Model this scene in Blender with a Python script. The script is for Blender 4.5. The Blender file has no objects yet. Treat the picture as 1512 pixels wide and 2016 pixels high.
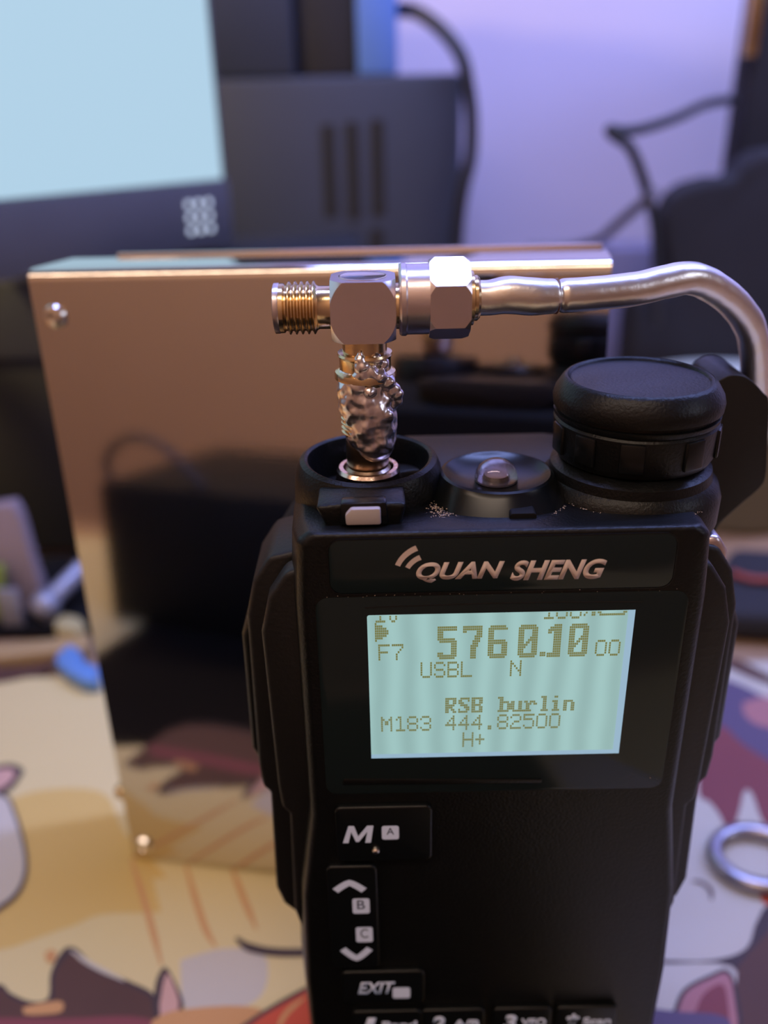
import bpy, bmesh, math, random
from mathutils import Vector, Matrix, noise
random.seed(4)
S = 0.001                                   # everything below is written in millimetres
R = math.radians
sc = bpy.context.scene
col = sc.collection

# ------------------------------------------------------------------ camera
F = 1750.0; PITCH = R(25.1); ROLL = R(1.2)
CAM = Vector((0, -91, 160))
fwd = Vector((0, math.cos(PITCH), -math.sin(PITCH)))
rt0 = Vector((1, 0, 0)); up0 = rt0.cross(fwd)
rt = rt0*math.cos(ROLL) - up0*math.sin(ROLL)
up = rt0*math.sin(ROLL) + up0*math.cos(ROLL)
cd = bpy.data.cameras.new('camera'); cam = bpy.data.objects.new('camera', cd); col.objects.link(cam)
cd.sensor_fit = 'VERTICAL'; cd.sensor_height = 24; cd.sensor_width = 18
cd.lens = F/2016*24; cd.clip_start = 0.005; cd.clip_end = 20
M = Matrix((rt, up, -fwd)).transposed().to_4x4(); M.translation = CAM*S
cam.matrix_world = M
cd.dof.use_dof = True; cd.dof.focus_distance = 0.108; cd.dof.aperture_fstop = 7.6
sc.camera = cam
sc.view_settings.view_transform = 'Standard'; sc.view_settings.look = 'None'
sc.view_settings.exposure = 0; sc.view_settings.gamma = 1; sc.view_settings.use_curve_mapping = False

def at(px, py, Y):                          # point of the plane y = Y seen at a photo pixel
    d = fwd + rt*((px-756)/F) - up*((py-1008)/F)
    return CAM + d*((Y-CAM.y)/d.y)
def atz(px, py, Z):
    d = fwd + rt*((px-756)/F) - up*((py-1008)/F)
    return CAM + d*((Z-CAM.z)/d.z)

# ------------------------------------------------------------------ world and lights
w = bpy.data.worlds.new('room_air'); sc.world = w; w.use_nodes = True
w.node_tree.nodes['Background'].inputs[0].default_value = (0.30, 0.24, 0.20, 1)
w.node_tree.nodes['Background'].inputs[1].default_value = 0.05
def area(name, loc, target, size, power, color, shape='DISK'):
    l = bpy.data.lights.new(name, 'AREA'); l.energy = power; l.color = color; l.shape = shape
    l.size = size[0]*S
    if shape in ('RECTANGLE', 'ELLIPSE'): l.size_y = size[1]*S
    o = bpy.data.objects.new(name, l); col.objects.link(o); o.location = Vector(loc)*S
    o.rotation_euler = (Vector(target)-Vector(loc)).to_track_quat('-Z', 'Y').to_euler()
    return o
area('warm_desk_lamp', (-330, 120, 330), (-80, 50, 0), (60, 60), 1.9, (1.0, 0.70, 0.26))
area('ceiling_lamp', (-600, -650, 1450), (-700, -1300, 0), (1900, 220), 21, (1.0, 0.78, 0.60), 'RECTANGLE')
area('violet_led_strip', (300, 190, 620), (240, 470, 170), (900, 40), 7.6, (0.32, 0.42, 1.0), 'RECTANGLE')
area('cool_fill', (900, -300, 500), (0, 60, 100), (300, 300), 0.9, (0.72, 0.80, 1.0))  # added cool fill from the right, lifts the radio's edges

# ------------------------------------------------------------------ materials
MATS = {}
def mat(name, c, rough=.5, metal=0, bump=0, bscale=800, emit=None, es=1, var=0, vscale=60, spec=None, coat=0, aniso=None, trans=0):
    m = bpy.data.materials.new(name); m.use_nodes = True; nt = m.node_tree
    b = nt.nodes['Principled BSDF']
    b.inputs['Base Color'].default_value = (*c, 1); b.inputs['Roughness'].default_value = rough
    b.inputs['Metallic'].default_value = metal
    if spec is not None: b.inputs['Specular IOR Level'].default_value = spec
    if coat: b.inputs['Coat Weight'].default_value = coat; b.inputs['Coat Roughness'].default_value = .05
    if trans: b.inputs['Transmission Weight'].default_value = trans
    if emit: b.inputs['Emission Color'].default_value = (*emit, 1); b.inputs['Emission Strength'].default_value = es
    tc = nt.nodes.new('ShaderNodeTexCoord')
    if bump:
        n = nt.nodes.new('ShaderNodeTexNoise'); n.inputs['Scale'].default_value = bscale; n.inputs['Detail'].default_value = 4
        mp = nt.nodes.new('ShaderNodeMapping')
        if aniso: mp.inputs['Scale'].default_value = aniso
        bp = nt.nodes.new('ShaderNodeBump'); bp.inputs['Strength'].default_value = bump; bp.inputs['Distance'].default_value = 0.0002
        nt.links.new(tc.outputs['Object'], mp.inputs[0]); nt.links.new(mp.outputs[0], n.inputs['Vector'])
        nt.links.new(n.outputs['Fac'], bp.inputs['Height']); nt.links.new(bp.outputs[0], b.inputs['Normal'])
    if var:
        n = nt.nodes.new('ShaderNodeTexNoise'); n.inputs['Scale'].default_value = vscale; n.inputs['Detail'].default_value = 5
        mx = nt.nodes.new('ShaderNodeMix'); mx.data_type = 'RGBA'
        mx.inputs[6].default_value = (*[v*(1-var) for v in c], 1); mx.inputs[7].default_value = (*[min(1, v*(1+var)) for v in c], 1)
        nt.links.new(tc.outputs['Object'], n.inputs['Vector']); nt.links.new(n.outputs['Fac'], mx.inputs[0])
        nt.links.new(mx.outputs[2], b.inputs['Base Color'])
    MATS[name] = m; return m

black = mat('black_plastic', (.004, .0045, .005), .36, spec=.25, bump=.35, bscale=2600, var=.3, vscale=300)
blackg = mat('gloss_black', (.004, .005, .006), .25, spec=.3)
blackm = mat('matt_black', (.004, .004, .005), .7, spec=.2, var=.3)
edge = mat('dark_rubber', (.009, .009, .010), .45, spec=.35, bump=.3, bscale=1800)
lens = mat('window_lens', (.010, .016, .018), .14, spec=.25)
paint = mat('logo_paint', (.62, .50, .46), .6)
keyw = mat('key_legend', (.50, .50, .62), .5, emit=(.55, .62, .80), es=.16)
keyd = mat('key_letter', (.03, .03, .05), .6)
lcd = mat('lcd_glow', (.02, .03, .03), .4, emit=(.42, .68, .66), es=.72)
pix = mat('lcd_pixel', (.03, .03, .01), .5, emit=(.22, .23, .075), es=.75)
steel = mat('brushed_steel', (.66, .61, .57), .065, 1, bump=.02, bscale=500, aniso=(.12, 1, 6), var=.06, vscale=30)
steelb = mat('bolt_steel', (.75, .72, .68), .22, 1, bump=.1, bscale=500)
nickel = mat('nickel', (.70, .62, .64), .30, 1, bump=.06, bscale=2500, var=.06, vscale=400)
nicked = mat('polished_nickel', (.62, .56, .50), .18, 1, bump=.1, bscale=1500)
gold = mat('gold_plate', (.70, .54, .33), .22, 1, bump=.12, bscale=1400, var=.22, vscale=500)
goldd = mat('tarnished_gold', (.36, .27, .20), .28, 1, bump=.15, bscale=1200, var=.3, vscale=350)
solder = mat('solder', (.80, .75, .78), .28, 1, bump=.05, bscale=700, var=.25, vscale=400)
alu = mat('tinned_copper_jacket', (.82, .78, .74), .33, 1, bump=.3, bscale=700, var=.14, vscale=150)
flux = mat('burnt_flux', (.16, .08, .035), .4, .4, var=.3, vscale=400)
jackm = mat('jack_ring', (.78, .60, .50), .2, 1, bump=.15, bscale=1500)
greyled = mat('indicator_window', (.42, .37, .38), .45)
clear = mat('clear_lens', (.9, .87, .88), .04, trans=1, spec=.6)
chip = mat('led_reflector', (.20, .17, .18), .25, .6)
phos = mat('led_chip', (.30, .26, .20), .6)
wallm = mat('led_tinted_wall', (.62, .58, .74), .8, var=.04, vscale=3)  # white wall; the violet LED light is tinted into its colour
wallb = mat('tan_wall_paint', (.52, .375, .29), .85, var=.1, vscale=2)
ceilm = mat('ceiling_paint', (.50, .42, .36), .9)
floorm = mat('brown_floor', (.34, .21, .15), .6, var=.3, vscale=5)
wood = mat('desk_wood', (.34, .21, .12), .5, var=.3, vscale=12)
screenm = mat('monitor_screen', (.02, .02, .02), .3, emit=(.43, .63, .78), es=1.0)
bezel = mat('monitor_bezel', (.085, .085, .10), .4, var=.3, vscale=20)
icon = mat('icon_glow', (.6, .65, .7), .5, emit=(.6, .72, .8), es=1.2)  # icon dots brightened by their own emission
dark_case = mat('tower_plastic', (.028, .036, .062), .55, var=.15, vscale=20)
dark2 = mat('case_shadow_black', (.006, .006, .008), .7)
bluem = mat('blue_plastic', (.10, .22, .66), .5)
bluel = mat('light_blue_plastic', (.14, .30, .80), .5)
fabric = mat('black_fabric', (.016, .015, .020), .85, bump=.6, bscale=300, var=.3, vscale=40)
cablem = mat('cable_rubber', (.020, .020, .024), .5)
greyc = mat('grey_cable', (.16, .15, .20), .5)
pinkgrey = mat('pink_grey_plastic', (.30, .235, .255), .6)
bluegrey = mat('blue_grey_metal', (.30, .31, .38), .4, .4)
greenm = mat('green_card', (.22, .28, .05), .6)
tanw = mat('pale_wood', (.40, .27, .12), .6, var=.2, vscale=30)
olive = mat('olive_tub', (.13, .11, .07), .6)
cream = mat('cream_lid', (.55, .58, .50), .6)
redw = mat('red_wire', (.30, .05, .03), .5)
bluepk = mat('blue_clip', (.12, .26, .55), .5)

# ------------------------------------------------------------------ helpers
ORG = {}
def thing(name, label, cat, loc, group=None):
    o = bpy.data.objects.new(name, None); col.objects.link(o); o.location = Vector(loc)*S
    o.empty_display_size = .01; ORG[o.name] = Vector(loc); o['label'] = label; o['category'] = cat
    if group: o['group'] = group
    return o
def tag(o, label, cat, group=None):
    o['label'] = label; o['category'] = cat
    if group: o['group'] = group
    return o
def obj(name, bm, m, parent=None, smooth=True, ang=35, origin=None, label=None):
    me = bpy.data.meshes.new(name)
    if not isinstance(m, (list, tuple)): m = [m]
    if parent is not None: o0 = ORG[parent.name]
    elif origin is not None: o0 = Vector(origin)
    else:
        xs = [v.co for v in bm.verts]
        o0 = Vector(((min(c.x for c in xs)+max(c.x for c in xs))/2, (min(c.y for c in xs)+max(c.y for c in xs))/2, min(c.z for c in xs)))
    for v in bm.verts: v.co = (v.co-o0)*S
    bmesh.ops.recalc_face_normals(bm, faces=[f for f in bm.faces])
    if smooth:
        for f in bm.faces: f.smooth = True
        for e in bm.edges:
            if len(e.link_faces) == 2 and e.calc_face_angle(0) > R(ang): e.smooth = False
    bm.to_mesh(me); bm.free()
    for k in m: me.materials.append(k)
    o = bpy.data.objects.new(name, me); col.objects.link(o)
    if parent is not None: o.parent = parent; ORG[o.name] = o0
    else: o.location = o0*S; ORG[o.name] = o0
    if label: o['label'] = label
    return o
def struct(name, bm, m, **k):
    o = obj(name, bm, m, **k); o['kind'] = 'structure'; return o
def bev(bm, r, seg=2, ang=30, faces=None):
    es = [e for e in bm.edges if len(e.link_faces) == 2 and e.calc_face_angle(0) > R(ang)]
    bmesh.ops.bevel(bm, geom=es, offset=r, segments=seg, profile=.5, affect='EDGES', clamp_overlap=True)
def box(x0, x1, y0, y1, z0, z1, r=0, seg=2, bm=None):
    b = bmesh.new()
    vs = bmesh.ops.create_cube(b, size=1)['verts']
    for v in vs: v.co = Vector(((x0+x1)/2+v.co.x*(x1-x0), (y0+y1)/2+v.co.y*(y1-y0), (z0+z1)/2+v.co.z*(z1-z0)))
    if r: bev(b, r, seg)
    return join(bm, b)
def join(a, b, mi=None):
    if mi is not None:
        for f in b.faces: f.material_index = mi
    if a is None: return b
    me = bpy.data.meshes.new('t'); b.to_mesh(me); b.free(); a.from_mesh(me); bpy.data.meshes.remove(me); return a
def prism(pts, y0, y1, r=0, seg=2, axis='y', taper=0):     # outline (x, z) pushed through y
    b = bmesh.new(); n = len(pts)
    cx = sum(p[0] for p in pts)/n; cz = sum(p[1] for p in pts)/n
    def P(p, y, k=0):
        x = p[0]; z = p[1]
        if k: x = cx+(x-cx)*(1-k); z = cz+(z-cz)*(1-k)
        return Vector((x, y, z)) if axis == 'y' else Vector((x, z, y)) if axis == 'z' else Vector((y, x, z))
    A = [b.verts.new(P(p, y0, taper)) for p in pts]; B = [b.verts.new(P(p, y1)) for p in pts]
    b.faces.new(A); b.faces.new(B[::-1])
    for i in range(n): b.faces.new((A[i], B[i], B[(i+1) % n], A[(i+1) % n]))
    bmesh.ops.recalc_face_normals(b, faces=b.faces[:])
    if r: bev(b, r, seg)
    return b
def rrect(x0, x1, z0, z1, r, n=6):
    p = []
    for cx, cz, a0 in ((x1-r, z1-r, 0), (x0+r, z1-r, 90), (x0+r, z0+r, 180), (x1-r, z0+r, 270)):
        for k in range(n+1):
            a = R(a0+90*k/n); p.append((cx+r*math.cos(a), cz+r*math.sin(a)))
    return p
def lathe(prof, c=(0, 0, 0), axis='z', n=48, close=True):    # prof = (radius, height) along the axis
    b = bmesh.new(); c = Vector(c); rings = []
    for r, h in prof:
        ring = []
        for k in range(n):
            a = 2*math.pi*k/n
            p = Vector((r*math.cos(a), r*math.sin(a), h)) if axis == 'z' else Vector((h, r*math.cos(a), r*math.sin(a))) if axis == 'x' else Vector((r*math.cos(a), h, r*math.sin(a)))
            ring.append(b.verts.new(c+p))
        rings.append(ring)
    for i in range(len(rings)-1):
        for k in range(n):
            b.faces.new((rings[i][k], rings[i][(k+1) % n], rings[i+1][(k+1) % n], rings[i+1][k]))
    if close: b.faces.new(rings[0]); b.faces.new(rings[-1])
    return b
def spline(pts, per=10):
    out = []; P = [Vector(p) for p in pts]; P = [P[0]*2-P[1]]+P+[P[-1]*2-P[-2]]
    for i in range(1, len(P)-2):
        for k in range(per):
            t = k/per; a, b_, c, d = P[i-1:i+3]
            out.append(.5*((2*b_)+(c-a)*t+(2*a-5*b_+4*c-d)*t*t+(3*b_-a-3*c+d)*t**3))
    out.append(P[-2]); return out
def tube(pts, rad, n=20, per=10, sm=True, cap=True):
    P = spline(pts, per) if sm else [Vector(p) for p in pts]
    b = bmesh.new(); rings = []; N = len(P); prev = None
    for i, p in enumerate(P):
        t = (P[min(i+1, N-1)]-P[max(i-1, 0)]).normalized()
        if prev is None:
            prev = t.orthogonal().normalized()
        nrm = (prev-t*prev.dot(t)).normalized(); prev = nrm; bn = t.cross(nrm)
        if callable(rad): r = rad(i/(N-1), p)
        else: r = rad
        rings.append([b.verts.new(p+(nrm*math.cos(2*math.pi*k/n)+bn*math.sin(2*math.pi*k/n))*r) for k in range(n)])
    for i in range(N-1):
        for k in range(n): b.faces.new((rings[i][k], rings[i][(k+1) % n], rings[i+1][(k+1) % n], rings[i+1][k]))
    if cap: b.faces.new(rings[0]); b.faces.new(rings[-1])
    return b
def boolean(bmA, bmB, op):
    def tmp(bm):
        me = bpy.data.meshes.new('t'); bmesh.ops.recalc_face_normals(bm, faces=bm.faces[:]); bm.to_mesh(me); bm.free()
        o = bpy.data.objects.new('t', me); col.objects.link(o); return o
    A, B = tmp(bmA), tmp(bmB)
    md = A.modifiers.new('b', 'BOOLEAN'); md.operation = op; md.object = B; md.solver = 'EXACT'
    dg = bpy.context.evaluated_depsgraph_get(); me = bpy.data.meshes.new_from_object(A.evaluated_get(dg))
    out = bmesh.new(); out.from_mesh(me)
    for o in (A, B):
        m_ = o.data; bpy.data.objects.remove(o); bpy.data.meshes.remove(m_)
    bpy.data.meshes.remove(me); return out
def textbm(s, x0, x1, z0, z1, y, bold=.03, shear=0, depth=.04):  # lettering fitted into a rectangle of the plane y
    cu = bpy.data.curves.new('t', 'FONT'); cu.body = s; cu.offset = bold; cu.shear = shear; cu.extrude = .0
    o = bpy.data.objects.new('t', cu); col.objects.link(o)
    dg = bpy.context.evaluated_depsgraph_get(); me = bpy.data.meshes.new_from_object(o.evaluated_get(dg))
    bpy.data.objects.remove(o); bpy.data.curves.remove(cu)
    b = bmesh.new(); b.from_mesh(me); bpy.data.meshes.remove(me)
    xs = [v.co.x for v in b.verts]; ys = [v.co.y for v in b.verts]; a, c, d, e = min(xs), max(xs), min(ys), max(ys)
    for v in b.verts: v.co = Vector((x0+(v.co.x-a)/(c-a)*(x1-x0), y, z0+(v.co.y-d)/(e-d)*(z1-z0)))
    r_ = bmesh.ops.extrude_face_region(b, geom=b.faces[:])
    for v in [g for g in r_['geom'] if isinstance(g, bmesh.types.BMVert)]: v.co.y += depth
    return b
def polystrip(cen, widths, y, depth=.05):                        # flat stroke with varying width in the plane y
    b = bmesh.new(); L = []; n = len(cen)
    for i, (x, z) in enumerate(cen):
        a = Vector(cen[max(i-1, 0)]); c = Vector(cen[min(i+1, n-1)]); t = (c-a).normalized(); nn = Vector((-t.y, t.x))*widths[i]/2
        L.append([b.verts.new((x+s*nn.x, yy, z+s*nn.y)) for s in (1, -1) for yy in (y, y+depth)])
    for i in range(n-1):
        p, q = L[i], L[i+1]
        for a, c in ((0, 1), (1, 3), (3, 2), (2, 0)): b.faces.new((p[a], p[c], q[c], q[a]))
    b.faces.new([L[0][k] for k in (0, 1, 3, 2)]); b.faces.new([L[-1][k] for k in (0, 1, 3, 2)])
    return b

# ------------------------------------------------------------------ the room
struct('wall_back', box(-1500, 1500, 470, 500, -750, 1700), wallm, smooth=False)
struct('wall_front', box(-1500, 1500, -1330, -1300, -750, 1700), wallb, smooth=False)
struct('wall_left', box(-1530, -1500, -1300, 470, -750, 1700), wallb, smooth=False)
struct('wall_right', box(1500, 1530, -1300, 470, -750, 1700), wallb, smooth=False)
struct('floor', box(-1500, 1500, -1300, 470, -780, -750), floorm, smooth=False)
struct('ceiling', box(-1500, 1500, -1300, 470, 1700, 1730), ceilm, smooth=False)
dk = thing('desk', 'brown wooden desk carrying the radio, monitor and printed mat', 'desk', (0, 120, -750))
obj('desktop', box(-700, 700, -190, 468, -28, -2, 3), wood, dk)
for sx in (-1, 1):
    for yy in (-160, 430): obj('leg', box(sx*660-25, sx*660+25, yy-25, yy+25, -750, -28, 3), wood, dk)

# ------------------------------------------------------------------ printed desk mat
def flat(pts, z, mi, bm=None):
    b = bmesh.new(); b.faces.new([b.verts.new((p[0], p[1], z)) for p in pts])
    return join(bm, b, mi)
def pxpoly(pp, n=4):
    P = [atz(x, y, 0) for x, y in pp]
    P = P+[P[0]]; out = spline(P, n)[:-1]; return [(p.x, p.y) for p in out]
def pxline(pp, wd):
    P = spline([atz(x, y, 0) for x, y in pp], 8); L = []; Rr = []; n = len(P)
    for i, p in enumerate(P):
        t = (P[min(i+1, n-1)]-P[max(i-1, 0)]); t = Vector((t.x, t.y)).normalized(); k = wd*min(1, .35+2.5*min(i, n-1-i)/n)/2
        L.append((p.x-t.y*k, p.y+t.x*k)); Rr.append((p.x+t.y*k, p.y-t.x*k))
    return L+Rr[::-1]
matc = [mat('mat_cream', (.64, .52, .24), .7, bump=.3, bscale=900, var=.04, vscale=25), mat('mat_yellow', (.60, .41, .12), .7),
        mat('mat_brown', (.085, .035, .022), .7, var=.2, vscale=40), mat('mat_pink', (.56, .33, .26), .7), mat('mat_outline', (.05, .03, .03), .7),
        mat('mat_red', (.52, .075, .03), .7), mat('mat_pale', (.52, .47, .38), .7), mat('mat_maroon', (.20, .045, .05), .7),
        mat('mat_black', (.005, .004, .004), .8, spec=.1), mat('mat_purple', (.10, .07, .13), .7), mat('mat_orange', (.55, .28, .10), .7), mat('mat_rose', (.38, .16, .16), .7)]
mb = prism(rrect(-240, 190, -160, 136, 8), -2, 0, axis='z')
for f in mb.faces: f.material_index = 0
zc = [.02]
def pr(pts, mi):
    global mb
    zc[0] += .012; mb = flat(pts, zc[0], mi, mb)
pr(pxpoly([(-60, 1620), (60, 1560), (200, 1560), (245, 1640), (330, 1730), (340, 1790), (200, 1800), (120, 1830), (-60, 1860)]), 1)
pr(pxpoly([(300, 1730), (460, 1725), (560, 1760), (640, 1840), (640, 1930), (560, 1960), (480, 2000), (350, 1980), (330, 1850)]), 0)
pr(pxpoly([(355, 1890), (440, 1868), (520, 1880), (515, 1960), (430, 1995), (365, 1985)]), 6)
for l in ([(258, 1690), (280, 1760), (300, 1830), (318, 1900)], [(365, 1700), (385, 1770), (405, 1830), (425, 1865)], [(455, 1705), (480, 1770), (505, 1830)]): pr(pxline(l, 1.3), 10)
pr([(-140, -160), (40, -160), (40, -20), (-10, 8), (-52, 8), (-95, 24), (-135, 15)], 8)  # black area added to keep the enclosure's reflection dark
pr(pxpoly([(-60, 1945), (0, 1938), (20, 1955), (60, 1972), (95, 1965), (100, 1915), (125, 1870), (150, 1868), (185, 1900), (250, 1930), (300, 1955), (310, 1990), (330, 2030), (320, 2120), (200, 2220), (-120, 2200)]), 4)
pr(pxpoly([(-60, 1952), (0, 1947), (20, 1964), (60, 1980), (103, 1974), (108, 1920), (130, 1885), (148, 1880), (180, 1910), (250, 1940), (294, 1963), (302, 1990), (318, 2030), (310, 2110), (200, 2200), (-120, 2190)]), 2)
pr(pxline([(140, 1872), (180, 1900), (245, 1932)], .9), 6)
pr(pxpoly([(45, 1985), (70, 1978), (120, 1972), (122, 1992), (90, 1998), (50, 1998)]), 10)
pr(pxpoly([(-30, 2004), (120, 2006), (260, 2002), (330, 2022), (300, 2050), (-80, 2050)]), 7)
pr(pxpoly([(300, 1985), (308, 1930), (325, 1905), (345, 1935), (362, 1980), (345, 2010), (310, 2015)]), 4)
pr(pxpoly([(314, 1980), (322, 1935), (330, 1918), (342, 1940), (353, 1978), (340, 2005), (318, 2008)]), 3)
pr(pxpoly([(300, 2010), (340, 1992), (430, 1982), (490, 1983), (520, 1995), (480, 2030), (360, 2060), (300, 2040)]), 10)
pr(pxpoly([(88, 1878), (102, 1870), (112, 1880), (104, 1896), (92, 1894)]), 10)
pr(pxpoly([(440, 2045), (520, 1990), (600, 1945), (700, 1895), (760, 1920), (740, 2100), (500, 2140)]), 4)
pr(pxpoly([(455, 2045), (525, 1997), (605, 1952), (700, 1903), (750, 1925), (730, 2090), (510, 2130)]), 5)
pr(pxline([(545, 2030), (565, 1995), (600, 1965)], 1.1), 10)
pr(pxline([(465, 1848), (490, 1866), (540, 1876), (610, 1876), (700, 1868)], 2.0), 4)
pr(pxpoly([(-60, 1530), (10, 1505), (45, 1515), (38, 1535), (12, 1562), (-60, 1580)]), 4)
pr(pxpoly([(-60, 1535), (5, 1515), (30, 1520), (25, 1535), (5, 1552), (-60, 1575)]), 3)
pr(pxpoly([(-80, 1570), (5, 1562), (32, 1600), (54, 1680), (50, 1740), (15, 1785), (-60, 1810), (-120, 1700)]), 4)
pr(pxpoly([(-80, 1575), (2, 1568), (26, 1602), (47, 1680), (43, 1736), (10, 1777), (-60, 1800), (-120, 1700)]), 6)
pr(pxpoly([(-80, 1316), (60, 1312), (110, 1300), (90, 1325), (50, 1335), (0, 1345), (-80, 1350)]), 2)
# right side of the print
pr([(42, -60), (190, -60), (190, 136), (92, 136), (70, 100), (60, 60), (48, 40)], 6)
pr(pxpoly([(1400, 1330), (1460, 1350), (1530, 1385), (1600, 1400), (1640, 1440), (1600, 1560), (1500, 1560), (1420, 1500), (1395, 1420)]), 9)
pr(pxpoly([(1462, 1385), (1512, 1375), (1600, 1400), (1580, 1440), (1500, 1432), (1466, 1410)]), 11)
pr(pxpoly([(1380, 1450), (1420, 1430), (1460, 1465), (1530, 1510), (1620, 1560), (1620, 1680), (1560, 1660), (1505, 1625), (1480, 1565), (1465, 1560), (1455, 1600), (1438, 1640), (1412, 1600), (1395, 1580), (1375, 1560)]), 7)
pr(pxpoly([(1405, 1300), (1450, 1300), (1512, 1330), (1560, 1360), (1500, 1345), (1440, 1320)]), 2)
pr(pxpoly([(1530, 1740), (1502, 1750), (1498, 1775), (1530, 1790), (1600, 1780)]), 5)
pr(pxpoly([(1300, 1893), (1400, 1893), (1468, 1870), (1490, 1815), (1530, 1780), (1700, 1800), (1700, 2200), (1440, 2200), (1448, 1990), (1440, 1905), (1300, 1900)]), 4)
pr(pxpoly([(1452, 1905), (1500, 1850), (1560, 1800), (1700, 1820), (1700, 2200), (1450, 2180)]), 2)
pr(pxpoly([(1322, 2000), (1345, 1950), (1400, 1920), (1432, 1912), (1450, 1950), (1452, 2060), (1322, 2060)]), 4)
pr(pxpoly([(1332, 2000), (1352, 1955), (1402, 1928), (1430, 1920), (1443, 1955), (1444, 2060), (1332, 2060)]), 11)
pr(pxpoly([(1368, 1995), (1385, 1960), (1420, 1940), (1432, 1975), (1430, 2050), (1368, 2050)]), 7)
pr(pxpoly([(1280, 1988), (1340, 1995), (1420, 2003), (1440, 2040), (1420, 2200), (1260, 2200)]), 9)
pr(pxline([(1362, 1738), (1380, 1740), (1398, 1755), (1400, 1775)], 1.0), 2)
m_ = obj('desk_mat', mb, matc, smooth=False); tag(m_, 'cream printed desk mat with brown, red and pink drawn shapes under the radio', 'mat')

# ------------------------------------------------------------------ stainless steel enclosure
PX, PY, PWd, PH, YW, LN, RL = -60.0, 62.84, 100.6, 133.2, .16899, .0483, .02516
ex = Vector((math.cos(YW), -math.sin(YW), 0)); nn = Vector((math.sin(YW), math.cos(YW), 0))
upv = Vector((0, 0, 1))*math.cos(LN)+nn*math.sin(LN)
e1 = ex*math.cos(RL)+upv*math.sin(RL); e3 = upv*math.cos(RL)-ex*math.sin(RL); e2 = e3.cross(e1)
PO = Vector((PX, PY, .4))
def enc(bm):
    for v in bm.verts: v.co = PO+e1*v.co.x+e2*v.co.y+e3*v.co.z
    return bm
en = thing('steel_enclosure', 'polished stainless steel enclosure with corner screws standing behind the radio', 'metal box', PO)
ORG[en.name] = PO
def encbox():
    prof = []
    D = 17; r = 2.2
    prof = [(0, 0)]+[(r-r*math.cos(R(a)), PH-r+r*math.sin(R(a))) for a in range(0, 91, 15)]+[(D, PH), (D, 0)]
    b = bmesh.new(); A = [b.verts.new((0, y, z)) for y, z in prof]; B = [b.verts.new((PWd, y, z)) for y, z in prof]
    b.faces.new(A); b.faces.new(B[::-1]); n = len(prof)
    for i in range(n): b.faces.new((A[i], B[i], B[(i+1) % n], A[(i+1) % n]))
    bev(b, .7, 3, 60); return b
obj('shell', enc(encbox()), steel, en)
def screw(x, z, rr=2.2):
    b = lathe([(rr, .02), (rr, -.35), (rr*.8, -.95), (rr*.42, -1.15), (rr*.40, -.6), (.01, -.55)], (x, 0, z), 'y', 28)
    return enc(b)
for x, z in ((4.1, PH-8.2), (PWd-4.6, PH-6.0), (3.2, 4.2), (PWd-4.4, 4.0)): obj('screw', screw(x, z), steelb, en)
b = lathe([(1.9, .02), (1.9, -.9), (1.7, -1.7), (1.1, -2.4), (.01, -2.7)], (0, 0, 0), 'x', 24)
for v in b.verts: v.co += Vector((0, 2.0, 17.5))
obj('side_screw', enc(b), gold, en)
obj('rear_rail', enc(box(9, PWd-.3, 17.1, 18.6, 0, PH+.7, .4)), steel, en)

# ------------------------------------------------------------------ handheld radio
XC = 13.8
rd = thing('handheld_radio', 'black handheld two-way radio with a lit screen, standing upright in front', 'radio', (XC, 17, 0.4))
def sym(p): return [(XC+x, z) for x, z in p]+[(XC-x, z) for x, z in reversed(p)]
# front housing: chamfered slab with the top corners cut
def loft(slices, bevr=0, seg=2, mats=None):   # slices = (y, outline)
    b = bmesh.new(); L = [[b.verts.new((x, y, z)) for x, z in o] for y, o in slices]; n = len(L[0])
    b.faces.new(L[0]); b.faces.new(L[-1][::-1])
    for i in range(len(L)-1):
        for k in range(n): b.faces.new((L[i][k], L[i+1][k], L[i+1][(k+1) % n], L[i][(k+1) % n]))
    bmesh.ops.recalc_face_normals(b, faces=b.faces[:])
    if bevr: bev(b, bevr, seg, 20)
    return b
def fo(w0, w1, w2, zt, zb=1.5, c=1.2):
    return sym([(w1*.85, zb), (w1, zb+3), (w1+.6, 40), (w1, 57), (w0, 72), (w0, 105), (w0-.5, zt-c), (w0-c-.6, zt)])
obj('front_housing', loft([(0, fo(23.6, 25.6, 0, 114.6)), (.9, fo(24.5, 26.4, 0, 114.7)), (7, fo(25.6, 27.6, 0, 113.6)), (15, fo(26, 28, 0, 113.3))], .45, 3), black, rd)
obj('battery_pack', loft([(15, fo(26, 27.6, 0, 113.0, 1.0)), (30, fo(26, 27.6, 0, 112.0, 1.0)), (36, fo(23, 25, 0, 107, 3.0))], 1.2, 3), blackm, rd)
# side shells, wider than the face
def wing(s, w0, w1, y0, y1, zt, zb, m=edge, nm='side_rail'):
    P = [(22, zt+6), (w0-3.5, zt+4.5), (w0-1.2, zt+1), (w0, zt-4), (w1, 74), (w1-.3, 70), (w1-1.3, 69), (w1-.8, 50), (w1-1.8, zb+2.5), (w1-4, zb), (22, zb)]
    P = [(XC+s*x, z) for x, z in P]
    return obj(nm, prism(P, y0, y1, .7, 3), m, rd)
for s in (-1, 1):
    wing(s, 29.6, 29.2, 4.0, 7.5, 103, 43)
    wing(s, 32.0, 32.4, 8.3, 20, 103, 44, edge)
    wing(s, 30.4, 30.6, 20.6, 29, 102, 46, blackm)
bb = prism([(XC-x, z) for x, z in ((28, 101.5), (31.6, 99), (33.2, 95), (33.4, 76), (32.2, 73), (28, 72))], 9.6, 17.5, .9, 3)
obj('push_to_talk_button', bb, black, rd)
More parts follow.
